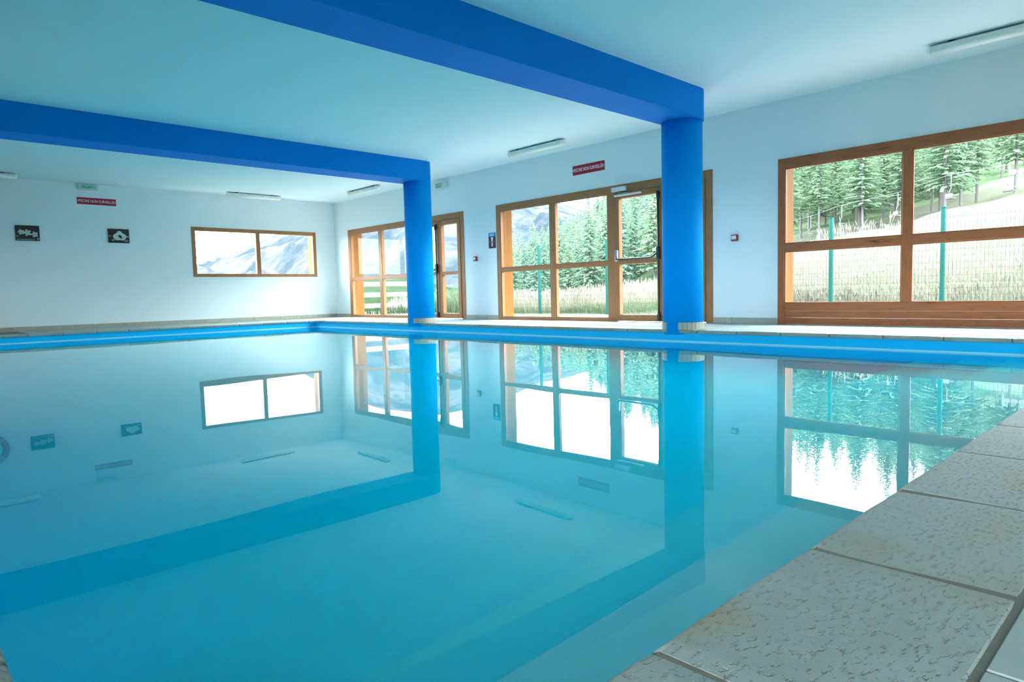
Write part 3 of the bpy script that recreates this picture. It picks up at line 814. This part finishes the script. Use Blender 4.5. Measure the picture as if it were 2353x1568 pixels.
ff.v = list(tm.v); vg.v = list(tm.v); vg.sm = [True]*len(vg.f); tm.f = keep; tm.sm = [True]*len(keep); ff.sm = [True]*len(ff.f)
for t_m in (tm, ff, vg):
    used = sorted({k for q in t_m.f for k in q}); mpv = {k: i for i, k in enumerate(used)}
    t_m.v = [t_m.v[k] for k in used]; t_m.f = [tuple(mpv[k] for k in q) for q in t_m.f]
tag(vg.build('verge', 'verge', local=True), 'green grassy ground behind the white board fence', 'verge', kind='structure')
tag(ff.build('wooded_slope', 'moss', local=True), 'green undergrowth of the wooded hillside outside', 'hillside', kind='structure')
meadow = tm.build('meadow', 'straw', local=True); tag(meadow, 'dry grassy ground and hillside outside the windows', 'meadow', kind='structure')

gd = MB().box(-400, -400, -.6, XL-WT-.02, 400, -.35).box(XL-WT-.02, -400, -.6, XR+WT, YN-WT-.02, -.35)
tag(gd.build('lawn', 'straw'), 'flat dry lawn on the far side of the building', 'lawn', kind='structure')
sl = MB().box(XR+WT, -4, -.30, 12.0, 20, -.03).build('terrace', 'slab'); tag(sl, 'pale concrete terrace outside the glazed doors', 'terrace', kind='structure')

# mountain: polar height field with gullies
PAZ = [-30, 0, 10, 18, 20.5, 22.7, 24.4, 28, 32, 37, 42, 45.5, 47.6, 49.5, 55, 65, 80]
PEL = [1.0, 1.2, 1.6, 2.6, 3.4, 4.4, 5.3, 7.4, 9.3, 10.3, 9.2, 7.8, 7.5, 6.8, 6.2, 5, 4]
def prof(a):
    for i in range(len(PAZ)-1):
        if a <= PAZ[i+1]:
            t = (a-PAZ[i])/(PAZ[i+1]-PAZ[i]); return PEL[i]*(1-t)+PEL[i+1]*t
    return PEL[-1]
mm = MB(); NA, NR = 330, 70
for i in range(NR):
    s = i/(NR-1)
    for j in range(NA):
        a = -30+110*j/(NA-1); t = math.radians(a)
        top = 2200*math.tan(math.radians(prof(a)))
        r = 520+1900*s
        g = s/.884 if s < .884 else 1-(s-.884)*3
        z = -14+(top+14)*max(g, 0)**1.25
        x_, y_ = r*math.sin(t), r*math.cos(t)
        wv = 4*g*(1-min(g, 1)) if g > 0 else 0
        q = math.radians(a)*2200
        z += wv*34*(mnoise.fractal((q*.0075+r*.004, r*.0016, 0), 1, 2, 5))+ wv*14*mnoise.fractal((x_*.02, y_*.02, 3), 1, 2, 4)
        mm.v.append((x_, y_, z))
for i in range(NR-1):
    for j in range(NA-1): mm.f.append((i*NA+j, i*NA+j+1, (i+1)*NA+j+1, (i+1)*NA+j)); mm.sm.append(True)
Mt = bpy.data.materials.new('hazy_scree_and_forest'); Mt.use_nodes = True
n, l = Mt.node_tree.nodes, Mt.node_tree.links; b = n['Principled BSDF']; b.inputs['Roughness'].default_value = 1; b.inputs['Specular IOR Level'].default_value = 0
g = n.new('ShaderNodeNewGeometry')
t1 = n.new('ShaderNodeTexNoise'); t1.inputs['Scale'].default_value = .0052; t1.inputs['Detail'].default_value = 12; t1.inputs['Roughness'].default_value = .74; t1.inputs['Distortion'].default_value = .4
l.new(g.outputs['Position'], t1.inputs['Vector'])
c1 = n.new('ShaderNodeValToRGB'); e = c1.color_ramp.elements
e[0].position = .44; e[0].color = (.017, .025, .031, 1); e[1].position = .61; e[1].color = (.050, .050, .053, 1)  # bluish tones paint the haze of distance into the rock colour
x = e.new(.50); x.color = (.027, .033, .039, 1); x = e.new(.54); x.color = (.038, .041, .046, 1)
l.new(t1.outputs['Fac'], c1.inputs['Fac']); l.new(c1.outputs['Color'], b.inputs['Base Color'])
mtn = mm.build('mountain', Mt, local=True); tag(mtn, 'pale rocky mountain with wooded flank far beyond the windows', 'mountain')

# ------------------------------------------------------------------ conifers
def conifer_meshes(seed, H, rad, start, dens, leafmat, tw=1.0):
    rnd = random.Random(seed)
    tk = MB().tube([(0, 0, -1.5), (.05, 0, H*.3), (0, .05, H*.7), (0, 0, H*.98)], [H*.010, H*.008, H*.005, .015], 6, caps=False)
    tme = tk.mesh('trunk'); tme.materials.append(M['bark'])
    fo = MB(); tiers = int(30*dens)
    for i in range(tiers):
        t = i/(tiers-1); z = H*(start+(1-start)*t)
        R = rad*((1-t)**.75)*(.75+.5*rnd.random())+.12
        nb = 7 if t < .8 else 5
        for k in range(nb):
            if rnd.random() < .1: continue
            a = 2*PI*(k+rnd.random())/nb; L = R*(.65+.5*rnd.random()); dz = -L*(.10+.30*rnd.random())+L*.12
            d = Vector((math.cos(a), math.sin(a), 0)); sd = Vector((-d.y, d.x, 0)); up = Vector((0, 0, 1))
            p0 = Vector((0, 0, z)); 
            nq = int(12/tw)
            for q in range(nq):      # twigs hanging along the branch
                u = .15+.85*(q+rnd.random()*.8)/nq; c_ = p0+d*(L*u)+up*(dz*u*u); wdt = (L*.17*(1.15-u*.6)+.06)*(.1+.9*tw); hh = (.13+.035*L)*tw
                s1 = sd*(wdt*(1 if rnd.random() > .5 else -1)); tip = c_+d*(L*.12*tw)+s1*.9-up*(hh*rnd.uniform(.5, 1.6))
                k0 = len(fo.v); fo.v += [tuple(c_-s1*.35-up*.02), tuple(c_+s1*.5+up*(.1*rnd.random())), tuple(tip), tuple(c_+d*(L*.13*tw)-s1*.4-up*hh*.4)]
                fo.f += [(k0, k0+1, k0+2), (k0, k0+2, k0+3)]; fo.sm += [False, False]
    fme = bpy.data.meshes.new('foliage'); fme.from_pydata(fo.v, [], fo.f); fme.update(); fme.materials.append(M[leafmat])
    return tme, fme
KIND = [conifer_meshes(1, 15, 3.2, .10, 1.25, 'leaf0'), conifer_meshes(2, 15, 2.8, .12, 1.25, 'leaf1'), conifer_meshes(3, 15, 3.4, .14, 1.15, 'leaf2'),
        conifer_meshes(4, 21, 3.3, .20, 1.7, 'leaf3', .55), conifer_meshes(5, 21, 3.0, .24, 1.6, 'leaf3', .55), conifer_meshes(6, 19, 3.4, .15, 1.7, 'leaf3', .55)]
def tree(r, az, kind, s, label, group):
    t = math.radians(az); p = (r*math.sin(t), r*math.cos(t), ground(r, az)-.1)
    o = empty('conifer', p, random.Random(r*7+az).random()*6.28); o.scale = (s, s, s*random.Random(az*3+r).uniform(.9, 1.15))
    for nm, me in zip(('trunk', 'foliage'), KIND[kind]):
        c_ = bpy.data.objects.new(nm, me); c_.parent = o; col.objects.link(c_)
    tag(o, label, 'tree', group)
rnd = random.Random(11)
def scatter(nn, a0, a1, r0, r1, kinds, smin, smax, dmin, label, group):
    done = []; tries = 0
    while len(done) < nn and tries < 20000:
        tries += 1
        a = rnd.uniform(a0, a1); r = math.sqrt(rnd.uniform(r0*r0, r1*r1)); t = math.radians(a); p = (r*math.sin(t), r*math.cos(t))
        if any((p[0]-q[0])**2+(p[1]-q[1])**2 < dmin*dmin for q in done): continue
        done.append(p); tree(r, a, rnd.choice(kinds), rnd.uniform(smin, smax), label, group)
scatter(172, 42.5, 57, 125, 262, (0, 1, 2), .85, 1.25, 4.2, 'green conifer in the dense forest seen through the nearer door', 'forest behind the nearer door')
scatter(98, 65, 76.5, 100, 215, (3, 4, 5), .85, 1.15, 5.0, 'tall pale green larch on the slope behind the left half of the right window', 'larch slope behind the right window')
scatter(24, 76.5, 90, 150, 230, (3, 4, 5), .9, 1.2, 7.5, 'tall pale green larch standing far back behind the right window', 'larches high on the slope')
for i, (az, r, kd, s, lab) in enumerate(((77.05, 108, 3, 1.0, 'tall larch with bare lower trunk right of the right-hand fence post'), (77.95, 118, 4, 1.05, 'tall larch with dark straight trunk, second right of the fence post'),
                          (80.1, 112, 3, 1.0, 'tall larch near the right edge of the right window'))):
    tree(r, az, kd, s, lab, 'single larches behind the right window')

# ------------------------------------------------------------------ wild grass (uncountable)
rnd = random.Random(5)
def blades(name, mt, nn, a0, a1, r0, r1, h0, h1, wd, label, heads=False, xmin=12.15):
    g = MB()
    for _ in range(nn):
        a = rnd.uniform(a0, a1); r = r0*(r1/r0)**rnd.random(); t = math.radians(a)
        x_, y_ = r*math.sin(t), r*math.cos(t)
        if x_ < xmin: continue
        z = ground(r, a)-.03; h = rnd.uniform(h0, h1)*(.7+.6*max(0, mnoise.noise((x_*.6, y_*.6, 2))+.3)); b = rnd.random()*6.28; ww = wd*rnd.uniform(.7, 1.4)
        lx, ly = rnd.gauss(0, .13)*h, rnd.gauss(0, .13)*h
        cx_, cy_ = math.cos(b)*ww, math.sin(b)*ww; k = len(g.v)
        if heads:
            g.v += [(x_-cx_*.3, y_-cy_*.3, z), (x_+cx_*.3, y_+cy_*.3, z), (x_+lx*.7+cx_*.4, y_+ly*.7+cy_*.4, z+h*.75), (x_+lx*.7-cx_*.4, y_+ly*.7-cy_*.4, z+h*.75),
                    (x_+lx*.85+cx_*1.5, y_+ly*.85+cy_*1.5, z+h*.86), (x_+lx*.85-cx_*1.5, y_+ly*.85-cy_*1.5, z+h*.86), (x_+lx*1.05, y_+ly*1.05, z+h)]
            g.f += [(k, k+1, k+2, k+3), (k+3, k+2, k+4, k+5), (k+5, k+4, k+6)]; g.sm += [False]*3
        else:
            g.v += [(x_-cx_, y_-cy_, z), (x_+cx_, y_+cy_, z), (x_+lx*.5, y_+ly*.5, z+h*.6), (x_+lx, y_+ly, z+h*.95)]
            g.f += [(k, k+1, k+2), (k+1, k+3, k+2)]; g.sm += [False]*2
    me = bpy.data.meshes.new(name); me.from_pydata(g.v, [], g.f); me.update(); me.materials.append(M[mt])
    o = bpy.data.objects.new(name, me); col.objects.link(o); tag(o, label, 'grass', kind='stuff')
blades('green_grass', 'bladegreen', 16000, 30, 62, 15.4, 19, .12, .32, .010, 'short green grass along the terrace behind the wire fence')
blades('dry_grass', 'stalkb', 16000, 33, 62, 16.2, 24, .35, .75, .006, 'tall dry grass with pale seed heads behind the nearer door', True)
blades('slope_grass', 'stalk', 42000, 62, 84, 13.1, 62, .15, .42, .008, 'dry grass covering the slope behind the right window', True)
blades('slope_green_grass', 'bladegreen', 9000, 62, 84, 13.1, 40, .10, .30, .010, 'green grass tufts on the slope behind the right window')
blades('tall_stalks', 'stalk', 200, 67.8, 74, 29, 36, .7, 1.25, .014, 'tuft of tall seeding stalks above the middle rail of the right window', True)
blades('verge_grass', 'vergeblade', 9000, 26, 40, 19.6, 48, .2, .5, .014, 'green grass behind the white board fence', xmin=9.3)
blades('corner_weeds', 'bladegreen', 5000, 35, 41, 17.5, 23, .5, 1.1, .012, 'tall green weeds behind the narrow leaf of the far door')

# ------------------------------------------------------------------ wire fence
FXX = 12.06; FH = 1.66
fe = empty('wire_fence', (FXX, 7, 0)); tag(fe, 'green wire mesh fence with square posts beyond the terrace', 'fence')
PY = [16.2, 13.9, 11.75, 9.60, 7.10, 4.68, 3.0, 1.30, -.4]
for y in PY:
    MB().cbox(FXX-.03, y-.03, -.12, FXX+.03, y+.03, FH, .005).build('fence_post', 'fence', fe)
    MB().box(FXX-.033, y-.033, FH, FXX+.033, y+.033, FH+.012).build('post_cap', 'fence', fe)
for i in range(len(PY)-1):
    a, b = PY[i+1]+.03, PY[i]-.03; g = MB(); rw = .0022
    nv = int((b-a)/.05)
    def bar(p, q):
        g.tube([p, q], rw, 4, False, False)
    zp = [(0, .0), (.45, .0), (.475, .028), (.50, 0), (.95, 0), (.975, .028), (1.0, 0), (1.44, 0), (1.47, .028), (1.50, 0), (1.56, 0)]
    for k in range(nv+1):
        yy = a+(b-a)*k/nv; g.tube([(FXX+dx, yy, .02+z) for z, dx in zp], rw, 4, False, False)
    for z in [.02+.1*k for k in range(16)]: bar((FXX-.004, a, z), (FXX-.004, b, z))
    g.build('wire_panel', 'wire', fe)

# white board fence at the far end of the terrace
bf = empty('board_fence', (11.3, 19.2, 0)); tag(bf, 'white horizontal board fence seen through the far door front', 'fence')
for z in (-.10, .13, .49, .84):
    MB().cbox(8.6, 19.18, z, 13.6, 19.21, z+.15 if z > 0 else z+.12).build('fence_board', 'slat', bf)
for x_ in (8.7, 10.2, 13.5):
    MB().cbox(x_-.04, 19.21, -.2, x_+.04, 19.29, 1.03).build('fence_post', 'slat', bf)

# ------------------------------------------------------------------ chairlift
def pos(az, el, r):
    t = math.radians(az); return (r*math.sin(t), r*math.cos(t), .5+r*math.tan(math.radians(el)))
def chair_proto():
    r = empty('lift_chair', (0, 0, 0))
    MB().tube([(0, 0, 2.6), (0, 0, 1.1), (.0, .12, .95), (0, .2, .55)], .045, 6).build('hanger', 'chairmetal', r, local=True)
    MB().cbox(-.5, -.25, .0, .5, .25, .06, .02).build('seat', 'chairmetal', r, local=True)
    MB().cbox(-.5, .2, .12, .5, .26, .55, .02).build('backrest', 'chairmetal', r, local=True)
    fr = MB()
    for s in (-.5, .5): fr.tube([(s, -.25, 0), (s, -.28, .35), (s, .23, .38), (s, .23, 0), (s, -.25, 0)], .03, 6)
    fr.build('side_frame', 'chairmetal', r, local=True)
    return r
cp = chair_proto()
CH_ = [(67.35, 4.55, 96, 'lift chair leftmost in the right window, left of the first fence post'), (69.5, 5.2, 92, 'lift chair above the tall stalks in the right window'),
       (73.2, 5.75, 88, 'lift chair beside the mullion of the right window'), (76.45, 6.7, 86, 'lift chair right of the mullion above the second fence post'),
       (79.75, 6.9, 84, 'lift chair near the right edge of the right window'),
       (49.55, .75, 112, 'lift chair low before the forest in the wide pane of the nearer door'), (45.75, .15, 116, 'lift chair behind the post in the left pane of the nearer door')]
for i, (az, el, r, lab) in enumerate(CH_):
    o = cp if i == 0 else copy_tree(cp)
    p = pos(az, el, r); o.location = (p[0], p[1], p[2]-1.2); o.rotation_euler = (0, 0, .35+.2*i); tag(o, lab, 'lift chair', 'chairs of the ski lift')
top = [pos(az, el, r) for az, el, r, _ in CH_]
def cable(pts, lab):
    o = MB().tube(pts, .03, 5).build('lift_cable', 'chairmetal'); tag(o, lab, 'cable')
hang = sorted([(p[1], (p[0], p[1], p[2]+1.4)) for p in top])
cable([h[1] for h in hang], 'haul cable of the ski lift carrying the chairs')
py = pos(81.0, 6.4, 80); gz = ground(80, 81.0)
pl = empty('lift_pylon', (py[0], py[1], gz)); tag(pl, 'pale lift pylon at the right edge of the right window', 'pylon')
MB().tube([(py[0], py[1], gz-.5), (py[0], py[1], py[2]+4)], [.32, .24], 10).build('mast', 'chairmetal', pl)
MB().cbox(py[0]-1.6, py[1]-.15, py[2]+1.4, py[0]+1.6, py[1]+.15, py[2]+1.75, .03).build('cross_arm', 'chairmetal', pl)
for k in range(5):
    th = [(py[1]-1.2+.6*k+.28*math.cos(t), py[2]+1.15+.28*math.sin(t)) for t in [2*PI*q/12 for q in range(12)]]
    MB().prism(th, py[0]-1.6, py[0]-1.45, 'x').build('sheave', 'chairmetal', pl)
